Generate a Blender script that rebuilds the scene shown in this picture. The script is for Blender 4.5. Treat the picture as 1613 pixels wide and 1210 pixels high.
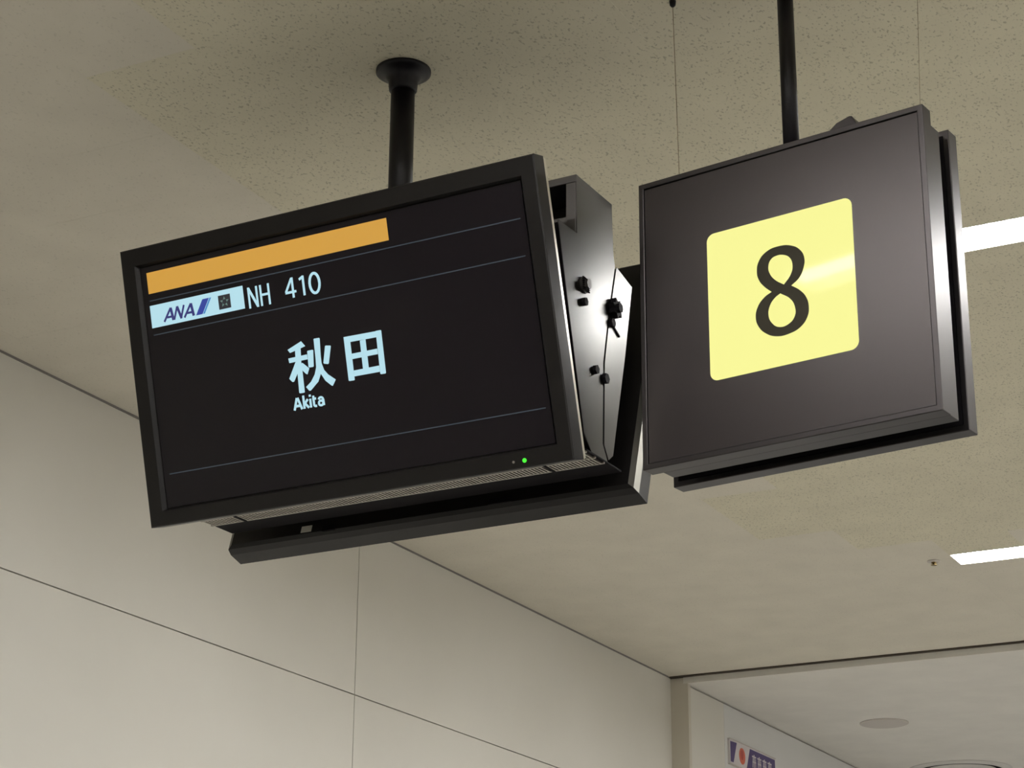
import bpy, bmesh, math, random
from mathutils import Vector, Matrix

# ------------------------------------------------------------------ clear
for o in list(bpy.data.objects):
    bpy.data.objects.remove(o, do_unlink=True)
scene = bpy.context.scene
COL = scene.collection
random.seed(8)

# ------------------------------------------------------------------ camera
FPX = 3313.64                      # focal length in pixels of a 1613 px wide frame
cam_data = bpy.data.cameras.new('camera')
cam_data.sensor_fit = 'HORIZONTAL'
cam_data.sensor_width = 36.0
cam_data.lens = FPX / 1613.0 * 36.0
cam_data.clip_start = 0.05
cam_data.clip_end = 200
cam = bpy.data.objects.new('camera', cam_data)
COL.objects.link(cam)
RIGHT = Vector((0.88743917, 0.46087553, 0.00674317))
DOWN = Vector((-0.15416287, 0.31057197, -0.93796528))
FWD = Vector((-0.43437949, 0.83134758, 0.34666363))
M = Matrix.Identity(4)
for i in range(3):
    M[i][0] = RIGHT[i]
    M[i][1] = -DOWN[i]
    M[i][2] = -FWD[i]
M[0][3], M[1][3], M[2][3] = 0.0, 0.0, 1.6
cam.matrix_world = M
scene.camera = cam

# ------------------------------------------------------------------ world, exposure
world = bpy.data.worlds.new('world')
scene.world = world
world.use_nodes = True
bg = world.node_tree.nodes.get('Background')
bg.inputs[0].default_value = (0.9, 0.93, 1.0, 1)
bg.inputs[1].default_value = 0.02
vs = scene.view_settings
vs.view_transform = 'Standard'
vs.look = 'None'
vs.exposure = 0.0
vs.gamma = 1.0
vs.use_curve_mapping = False
LAMP = 84.0                        # radiance of the ceiling strip diffusers
LAMP_COL = (1.0, 0.995, 1.0)

# ------------------------------------------------------------------ helpers
def srgb(r, g, b):
    f = lambda c: (c / 255 / 12.92) if c / 255 <= 0.04045 else ((c / 255 + 0.055) / 1.055) ** 2.4
    return (f(r), f(g), f(b), 1.0)

def mat(name, col, rough=0.5, metal=0.0, spec=0.5, noise=0.0, nscale=30.0, bump=0.0, bscale=200.0):
    m = bpy.data.materials.new(name)
    m.use_nodes = True
    nt = m.node_tree
    b = nt.nodes['Principled BSDF']
    c = col if len(col) == 4 else (*col, 1.0)
    b.inputs['Base Color'].default_value = c
    b.inputs['Roughness'].default_value = rough
    b.inputs['Metallic'].default_value = metal
    b.inputs['Specular IOR Level'].default_value = spec
    tc = nt.nodes.new('ShaderNodeTexCoord')
    if noise > 0:
        n = nt.nodes.new('ShaderNodeTexNoise')
        n.inputs['Scale'].default_value = nscale
        n.inputs['Detail'].default_value = 4
        nt.links.new(tc.outputs['Object'], n.inputs['Vector'])
        r = nt.nodes.new('ShaderNodeValToRGB')
        r.color_ramp.elements[0].position = 0.3
        r.color_ramp.elements[1].position = 0.7
        r.color_ramp.elements[0].color = tuple(v * (1 - noise) for v in c[:3]) + (1,)
        r.color_ramp.elements[1].color = tuple(min(1, v * (1 + noise)) for v in c[:3]) + (1,)
        nt.links.new(n.outputs['Fac'], r.inputs['Fac'])
        nt.links.new(r.outputs['Color'], b.inputs['Base Color'])
    if bump > 0:
        n2 = nt.nodes.new('ShaderNodeTexNoise')
        n2.inputs['Scale'].default_value = bscale
        nt.links.new(tc.outputs['Object'], n2.inputs['Vector'])
        bp = nt.nodes.new('ShaderNodeBump')
        bp.inputs['Strength'].default_value = bump
        bp.inputs['Distance'].default_value = 0.001
        nt.links.new(n2.outputs['Fac'], bp.inputs['Height'])
        nt.links.new(bp.outputs['Normal'], b.inputs['Normal'])
    return m

def emit(name, col, strength=1.0, base=(0.02, 0.02, 0.02, 1), rough=0.3, spec=0.5):
    m = bpy.data.materials.new(name)
    m.use_nodes = True
    b = m.node_tree.nodes['Principled BSDF']
    b.inputs['Base Color'].default_value = base
    b.inputs['Roughness'].default_value = rough
    b.inputs['Specular IOR Level'].default_value = spec
    b.inputs['Emission Color'].default_value = col if len(col) == 4 else (*col, 1.0)
    b.inputs['Emission Strength'].default_value = strength
    return m

def ceiling_mat(name, col, amount, density):
    """rock-wool ceiling board: beige with fine dark pin holes and short fissures"""
    m = bpy.data.materials.new(name)
    m.use_nodes = True
    nt = m.node_tree
    b = nt.nodes['Principled BSDF']
    b.inputs['Roughness'].default_value = 0.9
    b.inputs['Specular IOR Level'].default_value = 0.15
    g = nt.nodes.new('ShaderNodeNewGeometry')
    mp = nt.nodes.new('ShaderNodeMapping')
    mp.inputs['Scale'].default_value = (1.0, 0.62, 1.0)
    nt.links.new(g.outputs['Position'], mp.inputs['Vector'])
    n1 = nt.nodes.new('ShaderNodeTexNoise')
    n1.inputs['Scale'].default_value = 170.0
    n1.inputs['Detail'].default_value = 2.5
    n1.inputs['Roughness'].default_value = 0.55
    nt.links.new(mp.outputs['Vector'], n1.inputs['Vector'])
    r1 = nt.nodes.new('ShaderNodeValToRGB')
    r1.color_ramp.elements[0].position = density
    r1.color_ramp.elements[1].position = density + 0.07
    dark = tuple(v * (1 - amount) for v in col[:3]) + (1,)
    r1.color_ramp.elements[0].color = dark
    r1.color_ramp.elements[1].color = (1, 1, 1, 1)
    r1.color_ramp.elements[0].color = (1 - amount, 1 - amount, 1 - amount * 1.05, 1)
    nt.links.new(n1.outputs['Fac'], r1.inputs['Fac'])
    n2 = nt.nodes.new('ShaderNodeTexNoise')
    n2.inputs['Scale'].default_value = 6.0
    n2.inputs['Detail'].default_value = 3.0
    nt.links.new(g.outputs['Position'], n2.inputs['Vector'])
    r2 = nt.nodes.new('ShaderNodeValToRGB')
    r2.color_ramp.elements[0].position = 0.3
    r2.color_ramp.elements[1].position = 0.7
    r2.color_ramp.elements[0].color = tuple(v * 0.965 for v in col[:3]) + (1,)
    r2.color_ramp.elements[1].color = tuple(v * 1.03 for v in col[:3]) + (1,)
    nt.links.new(n2.outputs['Fac'], r2.inputs['Fac'])
    mx = nt.nodes.new('ShaderNodeMixRGB')
    mx.blend_type = 'MULTIPLY'
    mx.inputs['Fac'].default_value = 1.0
    nt.links.new(r2.outputs['Color'], mx.inputs['Color1'])
    nt.links.new(r1.outputs['Color'], mx.inputs['Color2'])
    nt.links.new(mx.outputs['Color'], b.inputs['Base Color'])
    bp = nt.nodes.new('ShaderNodeBump')
    bp.inputs['Strength'].default_value = 0.25
    bp.inputs['Distance'].default_value = 0.001
    nt.links.new(r1.outputs['Color'], bp.inputs['Height'])
    nt.links.new(bp.outputs['Normal'], b.inputs['Normal'])
    return m

def mesh_obj(name, verts, faces, m, parent=None, smooth=False):
    me = bpy.data.meshes.new(name)
    me.from_pydata([tuple(v) for v in verts], [], faces)
    bm = bmesh.new()
    bm.from_mesh(me)
    bmesh.ops.recalc_face_normals(bm, faces=bm.faces)
    bm.to_mesh(me)
    bm.free()
    if smooth:
        for p in me.polygons:
            p.use_smooth = True
    me.materials.append(m)
    o = bpy.data.objects.new(name, me)
    COL.objects.link(o)
    if parent:
        o.parent = parent
    return o

def add_mods(o, bevel=0.0, seg=2):
    if bevel > 0:
        md = o.modifiers.new('bevel', 'BEVEL')
        md.width = bevel
        md.segments = seg
        md.limit_method = 'ANGLE'
        md.angle_limit = math.radians(30)
    return o

class MB:
    """collects simple solids into one mesh"""
    def __init__(self):
        self.v, self.f = [], []
    def box(self, x0, x1, y0, y1, z0, z1):
        n = len(self.v)
        self.v += [(x0, y0, z0), (x1, y0, z0), (x1, y1, z0), (x0, y1, z0),
                   (x0, y0, z1), (x1, y0, z1), (x1, y1, z1), (x0, y1, z1)]
        self.f += [tuple(n + i for i in q) for q in
                   ((0, 3, 2, 1), (4, 5, 6, 7), (0, 1, 5, 4), (1, 2, 6, 5), (2, 3, 7, 6), (3, 0, 4, 7))]
        return self
    def prism(self, pts, fn, a, b):
        """pts: 2-D polygon; fn(p, t) -> 3-D point at extrusion t"""
        n, k = len(self.v), len(pts)
        self.v += [tuple(fn(p, a)) for p in pts] + [tuple(fn(p, b)) for p in pts]
        self.f.append(tuple(range(n, n + k)))
        self.f.append(tuple(range(n + 2 * k - 1, n + k - 1, -1)))
        for i in range(k):
            j = (i + 1) % k
            self.f.append((n + i, n + j, n + k + j, n + k + i))
        return self
    def lathe(self, prof, axis_fn, seg=40):
        """prof: (radius, height) list; axis_fn(x, y, h) -> point; closed by end caps"""
        n, k = len(self.v), len(prof)
        for i in range(seg):
            a = 2 * math.pi * i / seg
            for (r, h) in prof:
                self.v.append(tuple(axis_fn(r * math.cos(a), r * math.sin(a), h)))
        for i in range(seg):
            j = (i + 1) % seg
            for q in range(k - 1):
                self.f.append((n + i * k + q, n + j * k + q, n + j * k + q + 1, n + i * k + q + 1))
        self.f.append(tuple(n + i * k for i in range(seg)))
        self.f.append(tuple(n + i * k + k - 1 for i in reversed(range(seg))))
        return self
    def build(self, name, m, parent=None, bevel=0.0, seg=2, smooth=False):
        o = mesh_obj(name, self.v, self.f, m, parent, smooth)
        return add_mods(o, bevel, seg)

def empty(name, loc, rz=0.0):
    o = bpy.data.objects.new(name, None)
    o.empty_display_size = 0.1
    COL.objects.link(o)
    o.location = loc
    o.rotation_euler = (0, 0, rz)
    return o

def tag(o, label=None, cat=None, group=None, kind=None):
    if label: o['label'] = label
    if cat: o['category'] = cat
    if group: o['group'] = group
    if kind: o['kind'] = kind
    return o

def text_mesh(txt, bold=0.0):
    """builtin font glyphs -> (verts 2-D, faces) normalised to a 0..1 box"""
    cu = bpy.data.curves.new('t', 'FONT')
    cu.body = txt
    cu.resolution_u = 4
    cu.offset = bold
    ob = bpy.data.objects.new('t', cu)
    COL.objects.link(ob)
    dg = bpy.context.evaluated_depsgraph_get()
    me = bpy.data.meshes.new_from_object(ob.evaluated_get(dg))
    vv = [(v.co.x, v.co.y) for v in me.vertices]
    ff = [tuple(p.vertices) for p in me.polygons]
    bpy.data.objects.remove(ob, do_unlink=True)
    bpy.data.meshes.remove(me)
    x0, x1 = min(v[0] for v in vv), max(v[0] for v in vv)
    y0, y1 = min(v[1] for v in vv), max(v[1] for v in vv)
    return [((x - x0) / (x1 - x0), (y - y0) / (y1 - y0)) for x, y in vv], ff

def sub_rects(rects, hole):
    hx0, hx1, hy0, hy1 = hole
    out = []
    for (x0, x1, y0, y1) in rects:
        if hx1 <= x0 or hx0 >= x1 or hy1 <= y0 or hy0 >= y1:
            out.append((x0, x1, y0, y1))
            continue
        if y0 < hy0: out.append((x0, x1, y0, hy0))
        if hy1 < y1: out.append((x0, x1, hy1, y1))
        yy0, yy1 = max(y0, hy0), min(y1, hy1)
        if x0 < hx0: out.append((x0, hx0, yy0, yy1))
        if hx1 < x1: out.append((hx1, x1, yy0, yy1))
    return out

# ------------------------------------------------------------------ materials
CEIL_A = ceiling_mat('ceiling_board_speckled', (0.675, 0.634, 0.49), 0.34, 0.34)
CEIL_B = ceiling_mat('ceiling_board_smooth', (0.675, 0.635, 0.535), 0.14, 0.31)
CEIL_C = ceiling_mat('ceiling_board_far', (0.735, 0.71, 0.65), 0.05, 0.30)
WALLP = mat('wall_panel_cream', (0.68, 0.66, 0.595), 0.55, spec=0.3, noise=0.015, nscale=3)
WALLG = mat('wall_panel_grey', (0.68, 0.68, 0.66), 0.55, spec=0.3, noise=0.015, nscale=3)
WALLR = mat('wall_return_taupe', (0.60, 0.56, 0.47), 0.6, noise=0.02, nscale=3)
JOINT = mat('joint_dark', (0.22, 0.205, 0.19), 0.8)
TRIMB = mat('trim_dark_brown', (0.045, 0.032, 0.02), 0.6)
FLOOR = mat('floor_carpet', (0.28, 0.270, 0.250), 0.9, noise=0.15, nscale=60)
PLAIN = mat('wall_plain', (0.6, 0.58, 0.54), 0.7, noise=0.02, nscale=2)
HOUS = mat('display_housing_black', (0.008, 0.0070, 0.0064), 0.38, spec=0.24, bump=0.08, bscale=900)
RCOV = mat('rear_cover_highlight', (0.60, 0.57, 0.48), 0.36, metal=1.0)  # colour raised to hold the front display's bright edge highlight
RCOV2 = mat('rear_cover_highlight_dim', (0.11, 0.105, 0.09), 0.38, metal=1.0)  # darker copy of the same cover, its weaker highlight put into the colour
SCREEN = mat('screen_glass_black', (0.006, 0.0042, 0.0062), 0.28, spec=0.28)
STEEL = mat('mount_side_steel', (0.066, 0.064, 0.060), 0.31, metal=1.0, noise=0.03, nscale=20)
STEELD = mat('mount_case_dark', (0.065, 0.060, 0.056), 0.42, metal=0.7)
BLACK = mat('black_matte', (0.008, 0.007, 0.008), 0.6, spec=0.03)
POLE = mat('pole_black', (0.006, 0.005, 0.007), 0.40, spec=0.3)
GRILLE = mat('grille_grey', (0.30, 0.275, 0.235), 0.35, metal=0.8)
SIGNF = mat('sign_face_charcoal', (0.0085, 0.0065, 0.0070), 0.36, spec=0.56, noise=0.02, nscale=8, bump=0.05, bscale=700)
SIGNE = mat('sign_frame_anodised', (0.050, 0.045, 0.045), 0.36, metal=0.9)
SIGNF.node_tree.nodes['Principled BSDF'].inputs['Specular Tint'].default_value = (1.0, 0.90, 0.88, 1)
NUMB = mat('numeral_black', (0.030, 0.026, 0.016), 0.5, spec=0.12)
WIRE = mat('wire_brown', (0.26, 0.20, 0.12), 0.5, metal=0.5)
YEL = emit('number_panel_yellow_lit', srgb(251, 249, 155), 0.95, base=(0.04, 0.04, 0.02, 1), rough=0.045, spec=0.05)
LAMPM = emit('strip_diffuser_lit', (*LAMP_COL, 1), LAMP, base=(0.8, 0.8, 0.8, 1))
TROUGH = mat('light_trough_white', (0.80, 0.78, 0.72), 0.5)
UI_OR = emit('screen_orange', srgb(205, 152, 58), 1.0)
UI_WH = emit('screen_pale_blue', srgb(178, 220, 232), 1.0)
UI_LN = emit('screen_line', srgb(62, 78, 92), 0.5)
UI_NAVY = emit('screen_navy', srgb(42, 42, 110), 1.0)
UI_BLUE = emit('screen_blue', srgb(38, 58, 150), 1.0)
UI_CYAN = emit('screen_cyan', srgb(60, 130, 190), 1.0)
UI_BLK = emit('screen_dark_square', srgb(24, 26, 34), 1.0)
UI_STAR = emit('screen_star', srgb(96, 128, 120), 1.0)
LEDG = emit('led_green', srgb(70, 255, 50), 1.1)
LEDX = mat('led_off', (0.20, 0.18, 0.15), 0.3)
PAPER = mat('paper_label', (0.62, 0.60, 0.52), 0.6)
WHITEP = mat('white_plastic', (0.62, 0.60, 0.56), 0.5)
GREYP = mat('grey_plastic', (0.54, 0.50, 0.45), 0.6)
PURPLE = mat('sign_print_purple', srgb(72, 56, 112), 0.5)
REDP = mat('sign_print_red', srgb(176, 62, 46), 0.5)
ORAN = mat('sign_print_orange', srgb(205, 100, 72), 0.5)
WSIGN = mat('sign_print_white', (0.66, 0.62, 0.62), 0.5)
BRASS = mat('sprinkler_brass', (0.22, 0.15, 0.05), 0.4, metal=0.8)

# ------------------------------------------------------------------ the setting
H = 3.79          # ceiling of the hall
H2 = 3.754        # lower ceiling past the portal
XW = -3.94        # panelled wall on the left
XF = -3.862       # wall past the portal
YB = 9.21         # portal line
XR, YK, YE = 8.0, -5.0, 16.0
TOP = 0.12        # ceiling build-up above the boards

tag(MB().box(XW - 0.2, XR + 0.2, YK - 0.2, YE + 0.2, -0.1, 0).build('floor', FLOOR), kind='structure',
    label='warm grey carpeted floor of the hall')
tag(MB().box(XR, XR + 0.15, YK, YE, 0, H + TOP).build('wall_right', PLAIN), kind='structure',
    label='plain cream wall on the far right side of the hall')
tag(MB().box(XW - 0.2, XR + 0.15, YK - 0.15, YK, 0, H + TOP).build('wall_back', PLAIN), kind='structure',
    label='plain cream wall behind the viewer')
tag(MB().box(XF - 0.25, XR + 0.15, YE, YE + 0.15, 0, H + TOP).build('wall_end', PLAIN), kind='structure',
    label='plain cream end wall past the portal')

# lights: rows of recessed strips running across the hall
ROWS = [(7.753, 0.158), (4.831, 0.150), (2.005, 0.150), (-0.90, 0.150)]
ADDED_ROWS = [(10.55, 0.16), (13.3, 0.16)]  # unseen rows added to brighten the lower ceiling past the portal
SEGS = [(-2.116, 0.384), (0.884, 3.384), (3.884, 6.384)]
LIGHTS = [(yc, w, x0, x1) for yc, w in ROWS for x0, x1 in SEGS if not (yc < 0 and x0 < 0)]
holes = [(x0, x1, yc - w / 2, yc + w / 2) for yc, w, x0, x1 in LIGHTS]

# left wall: backing + separate panels with recessed joints
wall = tag(MB().box(XW - 0.2, XW - 0.012, YK, YB + 0.0, 0, H + TOP).build('wall_left', JOINT), kind='structure',
           label='cream panelled wall with thin dark joints at left')
g = 0.0022
ys = [YK, -2.37, 0.534, 3.438, 6.342, YB]
zs = [0.0, 1.60, 3.162, H - 0.006]
for i in range(len(ys) - 1):
    for j in range(3):
        p = MB().box(XW - 0.012, XW, ys[i] + g, ys[i + 1] - (g if i < 4 else 0), zs[j] + g, zs[j + 1] - (g if j < 2 else 0))
        p.build('wall_panel', WALLP, wall)

# portal return, far wall, lower ceiling
pr = tag(MB().box(XW - 0.2, XF - 0.012, YB, YB + 0.12, 0, H - 0.008).build('wall_return', WALLR), kind='structure',
         label='narrow taupe return where the panelled wall ends')
MB().box(XF - 0.012, XF + 0.012, YB, YB + 0.03, 0, H2).build('corner_bead', WALLR, pr)
wf = tag(MB().box(XF - 0.2, XF - 0.012, YB + 0.12, YE, 0, H + TOP).build('wall_far', JOINT), kind='structure',
         label='grey panelled wall past the portal at lower right')
for (a, b, m) in ((YB + 0.03, 9.690, WALLP), (9.692, 12.6, WALLG), (12.604, YE, WALLG)):
    MB().box(XF - 0.012, XF, a, b, 0, H2 - 0.008).build('wall_panel', m, wf)
c2 = [(XF - 0.012, XR, YB, YE)]
holes2 = [(x0 + 0.6, x1 + 0.6, yc - w / 2, yc + w / 2) for yc, w in ADDED_ROWS for x0, x1 in SEGS]
for h in holes2:
    c2 = sub_rects(c2, h)
mb = MB()
for q in c2:
    mb.box(q[0], q[1], q[2], q[3], H2, H2 + 0.05)
cb = tag(mb.build('ceiling_beyond', CEIL_C), kind='structure', label='lower smooth ceiling past the dark portal line')
MB().box(XF - 0.012, XR, YB + 0.001, YE, H2 + 0.05, H + TOP).build('ceiling_backing', JOINT, cb)

# dark brown portal line and shadow gap on the wall top
tag(MB().box(XW, XR, YB - 0.022, YB, H - 0.006, H + 0.02).build('trim_1', TRIMB), kind='structure',
    label='dark brown trim line across the ceiling at the portal')
tag(MB().box(XW - 0.010, XW + 0.004, YK, YB - 0.022, H - 0.006, H + 0.004).build('trim_2', JOINT), kind='structure',
    label='thin dark shadow gap between wall and ceiling')

# hall ceiling: backing, individual boards where seen, plain slabs elsewhere
TW, TL_ = 0.2866, 0.573
X0 = -2.116
tx0, tx1, ty0, ty1 = XW + 0.004, X0 + 10 * TW, 1.43, YB - 0.022
mb = MB().box(XW - 0.2, XR + 0.15, YK, YB, H + 0.062, H + TOP)
rest = sub_rects([(XW - 0.01, XR, YK, YB - 0.022)], (tx0, tx1, ty0, ty1))
for h in holes:
    rest = sub_rects(rest, h)
for q in rest:
    mb.box(q[0], q[1], q[2], q[3], H, H + 0.062)
ceil = tag(mb.build('ceiling', CEIL_B), kind='structure', label='beige speckled acoustic board ceiling of the hall')
k0 = -7
for k in range(k0, 10):
    cx0, cx1 = X0 + k * TW, X0 + (k + 1) * TW
    cx0, cx1 = max(cx0, tx0), min(cx1, tx1)
    if cx1 - cx0 < 0.01:
        continue
    phase = 7.160 if k % 2 == 0 else 7.160 + TL_ / 2
    y = phase - 12 * TL_
    while y < ty1:
        a, b = max(y, ty0), min(y + TL_, ty1)
        y += TL_
        if b - a < 0.01:
            continue
        mid = (a + b) / 2
        if k < -2:
            m = CEIL_B
        elif k == -2:
            m = CEIL_B if (mid < 3.15 or 6.0 < mid < 6.587 or mid > 7.16) else CEIL_A
        else:
            m = CEIL_B if mid > 7.455 else CEIL_A
        gg = 0.00012
        rs = [(cx0 + gg, cx1 - gg, a + gg, b - gg)]
        for h in holes:
            rs = sub_rects(rs, h)
        dz = random.uniform(0, 0.0003)
        mb = MB()
        for q in rs:
            mb.box(q[0], q[1], q[2], q[3], H + dz, H + 0.014)
        if rs:
            mb.build('ceiling_board', m, ceil)

# ------------------------------------------------------------------ ceiling strip lights
def strip_light(x0, x1, yc, w, hz, label, group='recessed ceiling strip lights'):
    e = empty('ceiling_strip_light', (x0, yc, hz))
    L = x1 - x0
    hw = w / 2
    t = MB()
    e_ = 0.0015
    t.box(e_, L - e_, -hw + e_, -hw + 0.004, 0.0, 0.036)
    t.box(e_, L - e_, hw - 0.004, hw - e_, 0.0, 0.036)
    t.box(e_, 0.004, -hw + 0.004, hw - 0.004, 0.0, 0.036)
    t.box(L - 0.004, L - e_, -hw + 0.004, hw - 0.004, 0.0, 0.036)
    t.box(e_, L - e_, -hw + e_, hw - e_, 0.036, 0.046)
    t.build('trough', TROUGH, e)
    d = MB()
    d.prism([(-0.046, 0.035), (-0.044, 0.022), (-0.030, 0.015), (0.030, 0.015), (0.044, 0.022), (0.046, 0.035)],
            lambda p, s: (s, p[0], p[1]), 0.012, L - 0.012)
    d.build('diffuser', LAMPM, e)
    tag(e, label, 'ceiling light', group)
    return e

for (yc, w, x0, x1) in LIGHTS:
    lab = 'added recessed strip light out of view, brightening the lower ceiling'
    if x0 < 0 and yc > 7:
        lab = 'bright recessed strip light at lower right, beside the sprinkler head'
    elif x0 < 0 and yc > 4:
        lab = 'bright recessed strip light emerging from behind the yellow number sign'
    strip_light(x0, x1, yc, w, H, lab)
for (yc, w) in ADDED_ROWS:
    for (x0, x1) in SEGS:
        strip_light(x0 + 0.6, x1 + 0.6, yc, w, H2, 'added recessed strip light out of view, brightening the lower ceiling')

# ------------------------------------------------------------------ flight displays, back to back
RZ_M = math.atan2(-0.022, 0.99976)
TLM = Vector((-2.5405, 3.1232, 3.3395))
TILT = 0.28815
ST, CT = math.sin(TILT), math.cos(TILT)
DW, DH, DT = 0.96, 0.569, 0.064
DC = 0.318                                    # centre plane of the back-to-back pair

def T(s, h, o=0.0):
    """face coordinates: s to the right, h down the tilted face, o out of the face"""
    return (s, h * ST - o * CT, -h * CT - o * ST)

def face_prism(polys, name, m, parent, o0, o1):
    mb = MB()
    for i, P in enumerate(polys):
        mb.prism(P, lambda p, t: T(p[0], p[1], t), o0, o1 + i * 1.5e-5)
    return mb.build(name, m, parent)

def rect(s0, s1, h0, h1):
    return [(s0, h0), (s1, h0), (s1, h1), (s0, h1)]

def face_text(txt, s0, s1, h0, h1, name, m, parent, shear=0.0, o=-0.0082, bold=0.0):
    vv, ff = text_mesh(txt, bold)
    V, F = [], []
    for oo in (o, o - 0.0006):
        V += [T(s0 + x * (s1 - s0) + shear * y, h1 - y * (h1 - h0), oo) for x, y in vv]
    n = len(vv)
    F += [tuple(f) for f in ff] + [tuple(n + i for i in reversed(f)) for f in ff]
    return mesh_obj(name, V, F, m, parent)

def make_housing(parent, cover):
    rings = []
    def ring(s0, s1, h0, h1, o):
        rings.append([T(s0, h0, o), T(s1, h0, o), T(s1, h1, o), T(s0, h1, o)])
    ring(0.030, DW - 0.030, 0.030, DH - 0.030, -DT)
    ring(0.014, DW - 0.014, 0.010, DH - 0.010, -DT)
    ring(0.004, DW - 0.004, 0.003, DH - 0.003, -DT + 0.006)
    ring(0.000, DW - 0.000, 0.000, DH - 0.000, -DT + 0.023)
    ring(0.000, DW, 0.000, DH, -0.0025)
    ring(0.0025, DW - 0.0025, 0.0025, DH - 0.0025, 0.0)
    ring(0.0335, DW - 0.030, 0.036, DH - 0.030, 0.0)
    ring(0.041, DW - 0.037, 0.041, DH - 0.035, -0.012)
    V = [v for r in rings for v in r]
    F = []
    for k in range(len(rings) - 1):
        for i in range(4):
            j = (i + 1) % 4
            F.append((k * 4 + i, k * 4 + j, k * 4 + 4 + j, k * 4 + 4 + i))
    n = (len(rings) - 1) * 4
    F = F[12:] + [(n, n + 1, n + 2, n + 3), (15, 14, 13, 12)]
    used = V[12:]
    F = [tuple(i - 12 for i in f) for f in F]
    h = mesh_obj('housing', used, F, HOUS, parent)
    # metal rear cover: the back edge's highlight is put into its side colour
    VB = V[:16]
    FB = []
    for k in range(3):
        for i in range(4):
            j = (i + 1) % 4
            FB.append((k * 4 + i, k * 4 + j, k * 4 + 4 + j, k * 4 + 4 + i))
    FB.append((3, 2, 1, 0))
    rc = mesh_obj('rear_cover', VB, FB, HOUS, parent)
    rc.data.materials.append(cover)
    for p in rc.data.polygons:
        if abs(p.normal.x) > 0.5:
            p.material_index = 1
    return h

disp = empty('flight_display', TLM, RZ_M)
tag(disp, 'black tilted flight display showing NH 410 and Akita below an orange bar', 'display')
make_housing(disp, RCOV)
scr = face_prism([rect(0.0415, DW - 0.0375, 0.0415, DH - 0.0355)], 'screen', SCREEN, disp, -0.0118, -0.0086)
SO0, SO1 = -0.0086, -0.0082
face_prism([rect(0.0555, 0.6290, 0.0540, 0.0975)], 'orange_banner', UI_OR, scr, SO0, SO1)
for hh in (0.1120, 0.1825, 0.4665):
    face_prism([rect(0.056, 0.9125, hh - 0.0010, hh + 0.0010)], 'divider_line', UI_LN, scr, SO0, SO1)
face_prism([rect(0.0545, 0.2840, 0.1220, 0.1680)], 'logo_background', UI_WH, scr, SO0, SO1)
# airline letters: slanted strokes A N A, then the two-tone slanted bar
def stroke(p, q, w):
    d = Vector((q[0] - p[0], q[1] - p[1])).normalized()
    nx, ny = -d.y * w / 2, d.x * w / 2
    return [(p[0] + nx, p[1] + ny), (q[0] + nx, q[1] + ny), (q[0] - nx, q[1] - ny), (p[0] - nx, p[1] - ny)]
hb, ht = 0.1603, 0.1345
def letterA(x, w):
    return [stroke((x, hb), (x + w * 0.80, ht), 0.0046), stroke((x + w * 0.80, ht), (x + w * 0.98, hb), 0.0062),
            stroke((x + w * 0.34, 0.1525), (x + w * 0.92, 0.1525), 0.0044)]
def letterN(x, w):
    return [stroke((x, hb), (x + 0.010, ht), 0.0044), stroke((x + 0.010, ht), (x + w - 0.009, hb), 0.0058),
            stroke((x + w - 0.010, hb), (x + w, ht), 0.0044)]
face_prism(letterA(0.0865, 0.0235) + letterN(0.1115, 0.0270) + letterA(0.1370, 0.0235), 'logo_letters', UI_NAVY, scr,
           SO1, SO1 + 0.0002)
face_prism([[(0.1655, 0.1610), (0.1815, 0.1610), (0.2010, 0.1315), (0.1850, 0.1315)]], 'logo_bar_dark', UI_BLUE, scr,
           SO1, SO1 + 0.0002)
face_prism([[(0.1828, 0.1610), (0.1872, 0.1610), (0.2067, 0.1315), (0.2023, 0.1315)]], 'logo_bar_light', UI_CYAN, scr,
           SO1, SO1 + 0.0002)
face_prism([rect(0.2230, 0.2520, 0.1320, 0.1600)], 'emblem_square', UI_BLK, scr, SO1, SO1 + 0.0002)
star = []
for k in range(5):
    a = -math.pi / 2 + 2 * math.pi * k / 5
    c, s = math.cos(a), math.sin(a)
    cx, cy = 0.2375 + 0.0072 * c, 0.1460 + 0.0072 * s
    star.append([(cx + 0.0040 * c, cy + 0.0040 * s), (cx - 0.0022 * c - 0.0026 * s, cy - 0.0022 * s + 0.0026 * c),
                 (cx - 0.0022 * c + 0.0026 * s, cy - 0.0022 * s - 0.0026 * c)])
face_prism(star, 'emblem_star', UI_STAR, scr, SO1 + 0.0002, SO1 + 0.0004)
def glyphs(s0, h0, h1, sets):
    """stroked figures: sets of (x0, width, [segments in 0..1 box])"""
    out = []
    for x0, w, wt, segs in sets:
        for p, q in segs:
            out.append(stroke((s0 + x0 + p[0] * w, h0 + p[1] * (h1 - h0)), (s0 + x0 + q[0] * w, h0 + q[1] * (h1 - h0)), wt))
    return out
zero = []
for i in range(28):
    a0, a1 = 2 * math.pi * i / 28, 2 * math.pi * (i + 1) / 28
    zero.append(((0.5 + 0.5 * math.cos(a0), 0.5 + 0.5 * math.sin(a0)), (0.5 + 0.5 * math.cos(a1), 0.5 + 0.5 * math.sin(a1))))
face_prism(glyphs(0.2965, 0.1285, 0.1705, [
    (0.0, 0.0190, 0.0046, [((0, 1), (0, 0)), ((1, 0), (1, 1))]), (0.0, 0.0190, 0.0054, [((0, 0.03), (1, 0.97))]),
    (0.0285, 0.0190, 0.0046, [((0, 1), (0, 0)), ((1, 0), (1, 1)), ((0, 0.48), (1, 0.48))])]), 'flight_code', UI_WH, scr, SO0, SO1)
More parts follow.
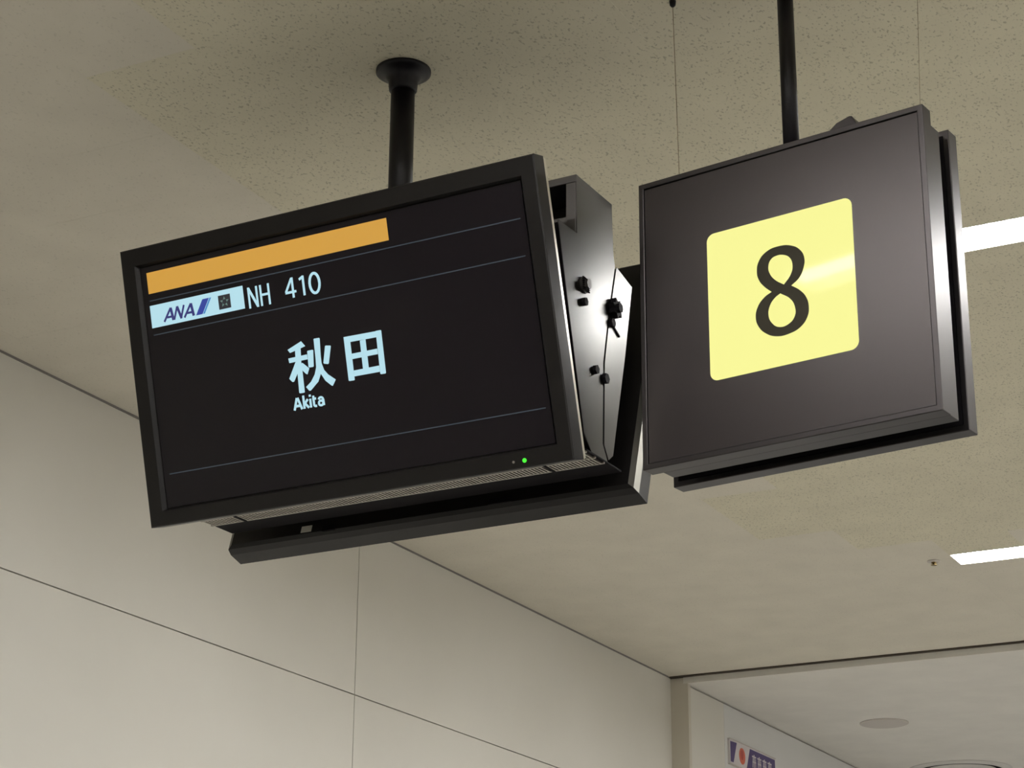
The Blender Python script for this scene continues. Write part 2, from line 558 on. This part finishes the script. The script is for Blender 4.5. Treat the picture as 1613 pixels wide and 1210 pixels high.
face_prism(glyphs(0.3830, 0.1285, 0.1675, [
    (0.0, 0.0250, 0.0048, [((0.70, -0.03), (0.70, 1.0)), ((0.66, 0.0), (0.02, 0.68)), ((-0.02, 0.70), (1.0, 0.70))]),
    (0.0340, 0.0120, 0.0050, [((0.75, 0.0), (0.75, 1.0)), ((0.80, 0.04), (0.0, 0.16))]),
    (0.0575, 0.0225, 0.0054, zero)]), 'flight_number', UI_WH, scr, SO0, SO1)
def arc(cx, cy, rx, ry, a0, a1, n=10):
    P = [(cx + rx * math.cos(math.radians(a0 + (a1 - a0) * i / n)), cy + ry * math.sin(math.radians(a0 + (a1 - a0) * i / n)))
         for i in range(n + 1)]
    return list(zip(P[:-1], P[1:]))
# bold 'Akita': unit box, 0 = cap top, 1 = baseline
face_prism(glyphs(0.3705, 0.3625, 0.3865, [
    (0.0000, 0.0185, 0.0050, [((0.02, 1.0), (0.46, 0.02)), ((0.54, 0.02), (0.98, 1.0)), ((0.2, 0.68), (0.8, 0.68))]),
    (0.0225, 0.0120, 0.0048, [((0.1, -0.08), (0.1, 1.0)), ((0.15, 0.66), (0.9, 0.28)), ((0.30, 0.58), (0.98, 0.98))]),
    (0.0390, 0.0010, 0.0048, [((0, 0.28), (0, 1.0)), ((0, -0.06), (0, 0.12))]),
    (0.0440, 0.0090, 0.0046, [((0.3, 0.08), (0.3, 0.88)), ((0.26, 0.84), (0.52, 0.96)), ((0.5, 0.95), (0.98, 0.94)), ((0.0, 0.34), (0.95, 0.34))]),
    (0.0570, 0.0135, 0.0045, [((0.86, 0.5), (0.90, 1.0))] + arc(0.46, 0.55, 0.40, 0.23, 200, 360) + arc(0.44, 0.78, 0.38, 0.19, 0, 360, 16)),
    ]), 'city_name_latin', UI_WH, scr, SO0, SO1)

# the two characters, traced stroke by stroke (crop pixel -> face coordinates)
KA = {'aki': [[(0.37147, 0.26637), (0.4046, 0.2549), (0.41284, 0.26586), (0.40052, 0.26869), (0.37614, 0.27337)], [(0.37069, 0.28342), (0.41459, 0.28255), (0.41485, 0.29229), (0.37186, 0.29282)], [(0.38849, 0.26928), (0.40166, 0.268), (0.39944, 0.29498), (0.39965, 0.31089), (0.3992, 0.35448), (0.39739, 0.35543), (0.38803, 0.35515), (0.38637, 0.35365), (0.38792, 0.31247), (0.38731, 0.28764)], [(0.38656, 0.29282), (0.39567, 0.30229), (0.38996, 0.31281), (0.37756, 0.33053), (0.37379, 0.33044), (0.36728, 0.32319)], [(0.39833, 0.29832), (0.40205, 0.29718), (0.41598, 0.31044), (0.41022, 0.32145), (0.40676, 0.31947), (0.39504, 0.30659)], [(0.41603, 0.27698), (0.41765, 0.27585), (0.42848, 0.27576), (0.42993, 0.27724), (0.42673, 0.30801), (0.42491, 0.30911), (0.41623, 0.30872), (0.41478, 0.30724)], [(0.45801, 0.27361), (0.45997, 0.2729), (0.46963, 0.27456), (0.47083, 0.27617), (0.46168, 0.30807), (0.45964, 0.30931), (0.45108, 0.30717), (0.44971, 0.30519)], [(0.43385, 0.25591), (0.43564, 0.25499), (0.44636, 0.25544), (0.44783, 0.25675), (0.44544, 0.29043), (0.44535, 0.30533), (0.44934, 0.31915), (0.45717, 0.32921), (0.47284, 0.34175), (0.46446, 0.35279), (0.46174, 0.35165), (0.44939, 0.34018), (0.44083, 0.3251), (0.43299, 0.33925), (0.41323, 0.35394), (0.40977, 0.35338), (0.40364, 0.34535), (0.41677, 0.33659), (0.42688, 0.3242), (0.4321, 0.31102), (0.43321, 0.29187)]], 'ta': [[(0.50199, 0.2637), (0.51586, 0.26384), (0.51526, 0.34924), (0.51352, 0.35), (0.50338, 0.34973), (0.50154, 0.34838)], [(0.57497, 0.26424), (0.5856, 0.26438), (0.58717, 0.26603), (0.58611, 0.34742), (0.58435, 0.34851), (0.57537, 0.34823), (0.57354, 0.34706)], [(0.50199, 0.2637), (0.58692, 0.26495), (0.58681, 0.27671), (0.50236, 0.27529)], [(0.51591, 0.29854), (0.57362, 0.29831), (0.57346, 0.30902), (0.51582, 0.30898)], [(0.51584, 0.33126), (0.57325, 0.33112), (0.5731, 0.34319), (0.5156, 0.34269)], [(0.53742, 0.27647), (0.55021, 0.27625), (0.54959, 0.33323), (0.53664, 0.33332)]]}
face_prism(KA['aki'], 'city_name_character', UI_WH, scr, SO0, SO1)
face_prism(KA['ta'], 'city_name_character', UI_WH, scr, SO0, SO1)

def disc_poly(s, h, r, n=20):
    return [(s + r * math.cos(2 * math.pi * i / n), h + r * math.sin(2 * math.pi * i / n)) for i in range(n)]
tag(face_prism([disc_poly(0.8600, 0.5560, 0.0042)], 'status_light', LEDG, disp, -0.001, 0.0012), 'lit green status light')
face_prism([disc_poly(0.8370, 0.5560, 0.0026)], 'sensor_window', LEDX, disp, -0.001, 0.0008)

# rear twin, facing the other way
rdisp = empty('flight_display', TLM + Vector((math.cos(RZ_M) * DW, math.sin(RZ_M) * DW, 0))
              + Vector((-math.sin(RZ_M), math.cos(RZ_M), 0)) * (2 * DC), RZ_M + math.pi)
tag(rdisp, 'rear display facing away, its lower edge showing below the front display', 'display')
make_housing(rdisp, RCOV2)
face_prism([rect(0.0415, DW - 0.0375, 0.0415, DH - 0.0355)], 'screen', SCREEN, rdisp, -0.0118, -0.0086)
# paper label and clip on its back, near the lower edge (seen from the front)
face_prism([rect(DW - 0.216, DW - 0.190, DH - 0.028, DH - 0.013)], 'paper_label', PAPER, rdisp, -DT - 0.0006, -DT + 0.004)
face_prism([rect(DW - 0.275, DW - 0.245, DH - 0.020, DH - 0.008)], 'clip', BLACK, rdisp, -DT - 0.003, -DT + 0.006)
face_prism([rect(DW - 0.690, DW - 0.640, DH - 0.022, DH - 0.010)], 'clip', BLACK, rdisp, -DT - 0.003, -DT + 0.006)

# ------------------------------------------------------------------ the mount between them
mount = empty('display_ceiling_mount', TLM, RZ_M)
tag(mount, 'black pole mount with steel case hanging between the two flight displays', 'ceiling mount')
S0, S1 = 0.035, 0.945
sx = lambda p, s: (s, p[0], p[1])
# upper case with front opening
A0, A1, Z0, Z1 = 0.205, 0.361, -0.0740, 0.0495
mb = MB()
mb.box(S0, S1, A0, A1, Z1 - 0.016, Z1)
mb.box(S0, 0.055, A0, A1, Z0, Z1 - 0.016)
mb.box(0.922, S1 - 0.002, A0, A1, Z0, Z1 - 0.016)
mb.box(0.055, 0.922, A0 + 0.004, A1, Z0, -0.034)
mb.box(0.055, 0.922, 0.300, A1, -0.034, Z1 - 0.016)
mb.build('upper_case', STEELD, mount, 0.0012)
SEAM = [(0.372, -0.080), (0.3415, -0.185), (0.3155, -0.301), (0.3095, -0.469)]
front_poly = [(0.206, 0.0485), (0.3595, 0.0485), (0.3655, -0.064)] + SEAM + [(0.330, -0.4985), (0.262, -0.4985),
              (0.232, -0.470), (0.176, -0.260), (0.128, -0.078), (0.206, -0.075)]
mb = MB().prism(front_poly, sx, S1 - 0.0015, S1)
mb.build('side_plate', STEEL, mount)
mb = MB().prism(front_poly, sx, S0, S0 + 0.0015)
mb.build('side_plate', STEEL, mount)
wedge = [(p[0] + 0.0068, p[1]) for p in SEAM] + [(0.3345, -0.4945), (0.354, -0.480), (0.413, -0.255), (0.448, -0.097)]
MB().prism(wedge, sx, S1 - 0.0015, S1).build('side_plate', STEEL, mount)
MB().prism(wedge, sx, S0, S0 + 0.0015).build('side_plate', STEEL, mount)
# body behind the side plates
body = [(0.210, -0.0745), (0.361, -0.0745), (0.368, -0.080), (0.410, -0.100), (0.380, -0.255), (0.330, -0.470),
        (0.330, -0.4975), (0.265, -0.4975), (0.236, -0.470), (0.180, -0.260), (0.134, -0.080)]
MB().prism(body, sx, S0 + 0.002, S1 - 0.002).build('body', BLACK, mount)
# bottom tray with perforated strip
MB().box(S0, S1 + 0.001, 0.240, 0.388, -0.5030, -0.4990).build('bottom_plate', BLACK, mount, 0.0006, 1)
mb = MB()
for row in range(2):
    d0 = 0.243 + row * 0.038
    n = 116
    for i in range(n):
        a = S0 + 0.004 + i * (S1 - S0 - 0.008) / n
        sk = 0.003
        w = 0.0042
        mb.prism([(a, d0), (a + w, d0), (a + w + sk, d0 + 0.032), (a + sk, d0 + 0.032)],
                 lambda p, t: (p[0], p[1], t), -0.5062, -0.5028)
    mb.box(S0, S1, d0 - 0.0045, d0 + 0.0005, -0.5062, -0.5028)
mb.box(S0, S1, 0.3135, 0.318, -0.5062, -0.5028)
tag(mb.build('perforated_strip', GRILLE, mount), kind='stuff')
for s in (0.122, 0.838):
    MB().box(s - 0.003, s + 0.003, 0.242, 0.318, -0.5072, -0.5060).build('strip_joint', BLACK, mount)

# bolts on the right side plates
def bolt(d, z, r, h, n, star=False, name='bolt', rot=0.0, m=BLACK):
    pts = []
    k = n * 2 if star else n
    for i in range(k):
        a = rot + 2 * math.pi * i / k
        rr = r * (0.66 if (star and i % 2) else 1.0)
        pts.append((d + rr * math.cos(a), z + rr * math.sin(a)))
    mb = MB().prism(pts, sx, S1, S1 + h)
    return mb
b = bolt(0.235, -0.172, 0.017, 0.004, 14)
b.prism([(0.235 + 0.010 * math.cos(i), -0.172 + 0.010 * math.sin(i)) for i in [j * 0.785 for j in range(8)]], sx, S1 + 0.004, S1 + 0.012)
b.build('adjusting_knob', STEELD, mount)
kn = MB()
for i in range(7):
    kn.prism(stroke((0.235 - 0.014, -0.172 - 0.012 + i * 0.004), (0.235 + 0.014, -0.172 - 0.012 + i * 0.004), 0.0014), sx,
             S1 + 0.004, S1 + 0.0062)
kn.build('knob_ribs', BLACK, mount)
bolt(0.232, -0.208, 0.0085, 0.007, 6, rot=0.3).build('bolt', BLACK, mount)
b = bolt(0.359, -0.177, 0.0215, 0.012, 7, True, rot=0.2)
b.prism([(0.359 + 0.010 * math.cos(i * 0.785), -0.177 + 0.010 * math.sin(i * 0.785)) for i in range(8)], sx, S1 + 0.012, S1 + 0.018)
b.build('star_knob', BLACK, mount)
bolt(0.350, -0.209, 0.0095, 0.007, 6).build('bolt', BLACK, mount)
MB().prism(stroke((0.354, -0.212), (0.385, -0.226), 0.0030), sx, S1, S1 + 0.003).build('cable_tie_tail', BLACK, mount)
bolt(0.279, -0.330, 0.0095, 0.006, 6, rot=0.4).build('bolt', BLACK, mount)
bolt(0.319, -0.335, 0.0105, 0.007, 6, rot=0.1).build('bolt', BLACK, mount)

# pole and flared ceiling flange
px, py = 0.4735, DC
pz = lambda x, y, h: (px + x, py + y, h)
zc = H - TLM.z
MB().lathe([(0.0257, Z1 - 0.03), (0.0257, zc - 0.004)], pz, 40).build('pole', POLE, mount, smooth=False)
fl = MB().lathe([(0.0262, zc - 0.052), (0.0300, zc - 0.048), (0.0315, zc - 0.030), (0.0380, zc - 0.016), (0.0520, zc - 0.009),
                 (0.0590, zc - 0.006), (0.0590, zc - 0.0002)], pz, 48).build('ceiling_flange', POLE, mount)
for o in (fl,):
    for p in o.data.polygons:
        p.use_smooth = len(p.vertices) == 4
for o in list(mount.children):
    if o.name.startswith('pole'):
        for p in o.data.polygons:
            p.use_smooth = len(p.vertices) == 4

# ------------------------------------------------------------------ gate number sign
RZ_S = math.atan2(-0.13582, 0.99073)
TLS = Vector((-1.504, 3.4045, 3.387))
sign = empty('gate_number_sign', TLS, RZ_S)
tag(sign, 'square charcoal hanging sign with a lit yellow panel and black number 8', 'sign')
SW, SH = 0.600, 0.584
sz = lambda p, d: (p[0], d, -p[1])
def ring_frame(d0, d1, z_top, z_bot, lip, name):
    mb = MB()
    mb.box(0, SW, d0, d1, -z_top - lip, -z_top)
    mb.box(0, SW, d0, d1, -z_bot, -z_bot + lip)
    mb.box(0, lip, d0, d1, -z_bot + lip, -z_top - lip)
    mb.box(SW - lip, SW, d0, d1, -z_bot + lip, -z_top - lip)
    return mb.build(name, SIGNE, sign)
def frame_mesh(d0, d1, zt, zb, name, out=1):
    """hollow rectangular frame as one clean ring"""
    L = 0.0115
    o4 = [(0, zt), (SW, zt), (SW, zb), (0, zb)]
    i4 = [(L, zt + L), (SW - L, zt + L), (SW - L, zb - L), (L, zb - L)]
    V = [(x, d0, -z) for x, z in o4] + [(x, d0, -z) for x, z in i4] + [(x, d1, -z) for x, z in o4] + [(x, d1, -z) for x, z in i4]
    F = []
    for i in range(4):
        j = (i + 1) % 4
        F += [(i, j, 4 + j, 4 + i), (8 + i, 8 + j, 12 + j, 12 + i), (i, j, 8 + j, 8 + i), (4 + i, 4 + j, 12 + j, 12 + i)]
    return add_mods(mesh_obj(name, V, F, SIGNE, sign), 0.0015, 2)
def rrect(x0, x1, z0, z1, r, n=6):
    P = []
    for cx, cz, a0 in ((x1 - r, z0 + r, -90), (x1 - r, z1 - r, 0), (x0 + r, z1 - r, 90), (x0 + r, z0 + r, 180)):
        for i in range(n + 1):
            a = math.radians(a0 + 90 * i / n)
            P.append((cx + r * math.cos(a), cz + r * math.sin(a)))
    return P
frame_mesh(0.0, 0.034, 0.0, SH, 'front_frame')
MB().box(0.0135, SW - 0.0117, 0.0010, 0.030, -SH + 0.0117, -0.0140).build('face_panel', SIGNF, sign)
num = MB().prism(rrect(0.149, 0.451, 0.1440, 0.4390, 0.016), sz, 0.0012, 0.0004).build('number_panel', YEL, sign)
MB().box(0.024, 0.598, 0.034, 0.070, -SH + 0.0005, -0.027).build('box_body', SIGNE, sign, 0.001)
MB().box(0.045, 0.560, 0.070, 0.110, -SH + 0.030, -0.060).build('inner_core', BLACK, sign)
frame_mesh(0.110, 0.1455, 0.005, 0.5885, 'rear_frame')
MB().box(0.0118, SW - 0.0118, 0.1105, 0.1440, -0.5765, -0.0170).build('rear_panel', BLACK, sign)
MB().prism(rrect(0.149, 0.451, 0.1440, 0.4390, 0.016), sz, 0.1440, 0.1450).build('rear_number_panel', YEL, sign)

# numeral 8: traced outline with two counters
GL8 = [([(0.3256, 0.20963), (0.34336, 0.22229), (0.35161, 0.24103), (0.34892, 0.2598), (0.33941, 0.27688), (0.32285, 0.28839), (0.33974, 0.30155), (0.35167, 0.31767), (0.35614, 0.33753), (0.35236, 0.35679), (0.3383, 0.37264), (0.31624, 0.38049), (0.28895, 0.3803), (0.26736, 0.3699), (0.25287, 0.35334), (0.24766, 0.33457), (0.25251, 0.31451), (0.26647, 0.29903), (0.28232, 0.29145), (0.26733, 0.27725), (0.25678, 0.26155), (0.25332, 0.24463), (0.25821, 0.22433), (0.27449, 0.20934), (0.29997, 0.20461)], [5, 18]), ([(0.3084, 0.22389), (0.32165, 0.23253), (0.32715, 0.24916), (0.32311, 0.26587), (0.30807, 0.28309), (0.28988, 0.26917), (0.27976, 0.25428), (0.27734, 0.24049), (0.28348, 0.22663), (0.29479, 0.22229)], [4]), ([(0.29971, 0.29839), (0.32024, 0.31448), (0.32855, 0.33216), (0.32742, 0.34933), (0.31526, 0.36152), (0.29513, 0.36358), (0.28056, 0.3526), (0.2739, 0.33531), (0.27837, 0.31594), (0.28842, 0.30454)], [0])]
cu = bpy.data.curves.new('numeral', 'CURVE')
cu.dimensions = '2D'
cu.fill_mode = 'BOTH'
cu.resolution_u = 6
cu.extrude = 0.00015
for pts, sharp in GL8:
    sp = cu.splines.new('BEZIER')
    sp.bezier_points.add(len(pts) - 1)
    for i, (x, z) in enumerate(pts):
        bpnt = sp.bezier_points[i]
        bpnt.co = (x, -z, 0)
        ht_ = 'VECTOR' if i in sharp else 'AUTO'
        bpnt.handle_left_type = bpnt.handle_right_type = ht_
    sp.use_cyclic_u = True
tmp = bpy.data.objects.new('tmp', cu)
COL.objects.link(tmp)
dg = bpy.context.evaluated_depsgraph_get()
me = bpy.data.meshes.new_from_object(tmp.evaluated_get(dg))
V = [(v.co.x, 0.0002 - v.co.z, v.co.y) for v in me.vertices]
F = [tuple(p.vertices) for p in me.polygons]
bpy.data.objects.remove(tmp, do_unlink=True)
mesh_obj('numeral', V, F, NUMB, num)
rearnum = [o for o in sign.children if o.name.startswith('rear_number_panel')][0]
mesh_obj('numeral', [(SW - x, 0.1455 - y, z) for x, y, z in V], F, NUMB, rearnum)

# pole, clamp, side wires
mb = MB().lathe([(0.0157, -0.028), (0.0157, H - TLS.z - 0.004)], lambda x, y, h: (0.2985 + x, 0.0725 + y, h), 32)
o = mb.build('pole', POLE, sign)
for p in o.data.polygons:
    p.use_smooth = len(p.vertices) == 4
mb = MB().lathe([(0.018, H - TLS.z - 0.045), (0.022, H - TLS.z - 0.025), (0.036, H - TLS.z - 0.008), (0.044, H - TLS.z - 0.005),
                 (0.044, H - TLS.z - 0.0002)], lambda x, y, h: (0.2985 + x, 0.0725 + y, h), 32)
mb.build('ceiling_flange', POLE, sign, smooth=True)
MB().box(0.27, 0.33, 0.045, 0.068, -0.0275, 0.010).build('pole_bracket', POLE, sign, 0.003)
MB().prism([(0.405, -0.004), (0.405, 0.011), (0.420, 0.022), (0.446, 0.029), (0.451, 0.028), (0.459, 0.013), (0.459, -0.004)],
           lambda p, d: (p[0], d, p[1]), 0.020, 0.050).build('clamp', SIGNE, sign, 0.001)
def wire(p, q, r, name):
    d = (Vector(q) - Vector(p))
    L = d.length
    rot = d.to_track_quat('Z', 'Y').to_matrix()
    f = lambda x, y, h: Vector(p) + rot @ Vector((x, y, h))
    return MB().lathe([(r, 0), (r, L)], f, 8).build(name, WIRE, sign)
zt = H - TLS.z
wire((0.0755, 0.0300, -0.004), (0.0690, 0.0300, zt - 0.002), 0.00075, 'support_wire')
wire((0.568, 0.060, -0.027), (0.585, 0.060, zt - 0.002), 0.0005, 'support_wire')
for s_, d_ in ((0.0690, 0.0300), (0.585, 0.060)):
    MB().lathe([(0.0025, zt - 0.014), (0.006, zt - 0.010), (0.007, zt - 0.0002)],
               lambda x, y, h: (s_ + x, d_ + y, h), 14).build('wire_anchor', POLE, sign, smooth=True)

# ------------------------------------------------------------------ small ceiling fittings
sp = empty('sprinkler_head', (-2.193, 7.732, H))
tag(sp, 'tiny brass sprinkler head on the ceiling left of the lower strip light', 'sprinkler')
MB().lathe([(0.026, -0.0002), (0.026, -0.003), (0.018, -0.006), (0.012, -0.006)], lambda x, y, h: (x, y, h), 24).build('cover_ring', GREYP, sp)
MB().lathe([(0.010, -0.004), (0.010, -0.009), (0.005, -0.011), (0.005, -0.015)], lambda x, y, h: (x, y, h), 16).build('body', BRASS, sp)
MB().lathe([(0.012, -0.015), (0.012, -0.0165)], lambda x, y, h: (x, y, h), 16).build('deflector', BRASS, sp)

spk = empty('ceiling_speaker', (-3.309, 10.543, H2))
tag(spk, 'flat round pale speaker cover on the lower ceiling', 'speaker')
MB().lathe([(0.126, -0.0002), (0.126, -0.004), (0.121, -0.006)], lambda x, y, h: (x, y, h), 48).build('rim', GREYP, spk)
MB().lathe([(0.118, -0.0055), (0.116, -0.0075)], lambda x, y, h: (x, y, h), 48).build('grille', GREYP, spk)

df = empty('air_diffuser', (-3.345, 12.05, H2))
tag(df, 'round ringed air diffuser cut off by the bottom edge', 'air vent')
def cone_ring(r0, r1, z0, z1, t, name, m):
    mb = MB()
    n = 48
    prof = [(r0, z0), (r1, z1), (r1, z1 + t), (r0, z0 + t)]
    for i in range(n):
        a = 2 * math.pi * i / n
        for (r_, z_) in prof:
            mb.v.append((r_ * math.cos(a), r_ * math.sin(a), z_))
    for i in range(n):
        j = (i + 1) % n
        for q in range(4):
            w = (q + 1) % 4
            mb.f.append((i * 4 + q, j * 4 + q, j * 4 + w, i * 4 + w))
    return mb.build(name, m, df)
cone_ring(0.300, 0.248, -0.003, -0.011, 0.0025, 'outer_ring', WHITEP)
cone_ring(0.212, 0.160, -0.009, -0.017, 0.0025, 'ring', WHITEP)
cone_ring(0.128, 0.080, -0.012, -0.020, 0.0025, 'ring', WHITEP)
MB().lathe([(0.055, -0.012), (0.050, -0.022), (0.030, -0.026)], lambda x, y, h: (x, y, h), 32).build('centre_cone', WHITEP, df)
MB().lathe([(0.262, -0.0002), (0.262, -0.003)], lambda x, y, h: (x, y, h), 40).build('gap_shade', BLACK, df)  # flat black disc painted as the shade in the gaps between rings

# ------------------------------------------------------------------ airline sign on the far wall
aw = empty('airline_wall_sign', (XF, 9.75, 3.47))
tag(aw, 'small white and purple airline sign with a red emblem on the far wall', 'sign')
KX = XF / -3.9                                   # scale the measured outline to the wall plane
def wy(y, z): return (y * KX - 9.75, 1.6 + (z - 1.6) * KX - 3.47)
def wpoly(polys, name, m, x0, x1, bevel=0):
    mb = MB()
    for P in polys:
        mb.prism([wy(*p) for p in P], lambda p, t: (t, p[0], p[1]), x0, x1)
    return mb.build(name, m, aw)
wpoly([[(9.826, 3.474), (10.463, 3.474), (10.463, 3.597), (9.826, 3.597)]], 'board', WSIGN, 0.0, 0.012)
wpoly([[(9.824, 3.597), (10.465, 3.597), (10.465, 3.600), (9.824, 3.600)]], 'top_rail', GREYP, 0.0, 0.016)
wpoly([[(9.824, 3.470), (10.465, 3.470), (10.465, 3.474), (9.824, 3.474)]], 'bottom_rail', GREYP, 0.0, 0.016)
wpoly([[(9.831, 3.484), (9.869, 3.484), (9.920, 3.590), (9.831, 3.586)]], 'purple_stripe', PURPLE, 0.012, 0.0125)
wpoly([[(10.050, 3.484), (10.458, 3.484), (10.458, 3.590), (10.100, 3.590)]], 'purple_field', PURPLE, 0.012, 0.0125)
n = 24
wpoly([[(9.990 + 0.042 * math.cos(2 * math.pi * i / n), 3.534 + 0.042 * math.sin(2 * math.pi * i / n)) for i in range(n)]],
      'red_emblem', ORAN, 0.012, 0.0126)
wpoly([[(9.988 + 0.020 * math.cos(2 * math.pi * i / n), 3.540 + 0.026 * math.sin(2 * math.pi * i / n)) for i in range(n)]],
      'emblem_centre', REDP, 0.0126, 0.0130)
marks = []
for i in range(4):
    y0 = 10.128 + i * 0.074
    marks += [stroke((y0, 3.557), (y0 + 0.056, 3.557), 0.008), stroke((y0 + 0.028, 3.568), (y0 + 0.028, 3.496), 0.010),
              stroke((y0 + 0.004, 3.530), (y0 + 0.054, 3.530), 0.007), stroke((y0 + 0.006, 3.500), (y0 + 0.012, 3.550), 0.008),
              stroke((y0 + 0.048, 3.500), (y0 + 0.046, 3.550), 0.008)]
wpoly(marks, 'white_characters', WSIGN, 0.0125, 0.0129)
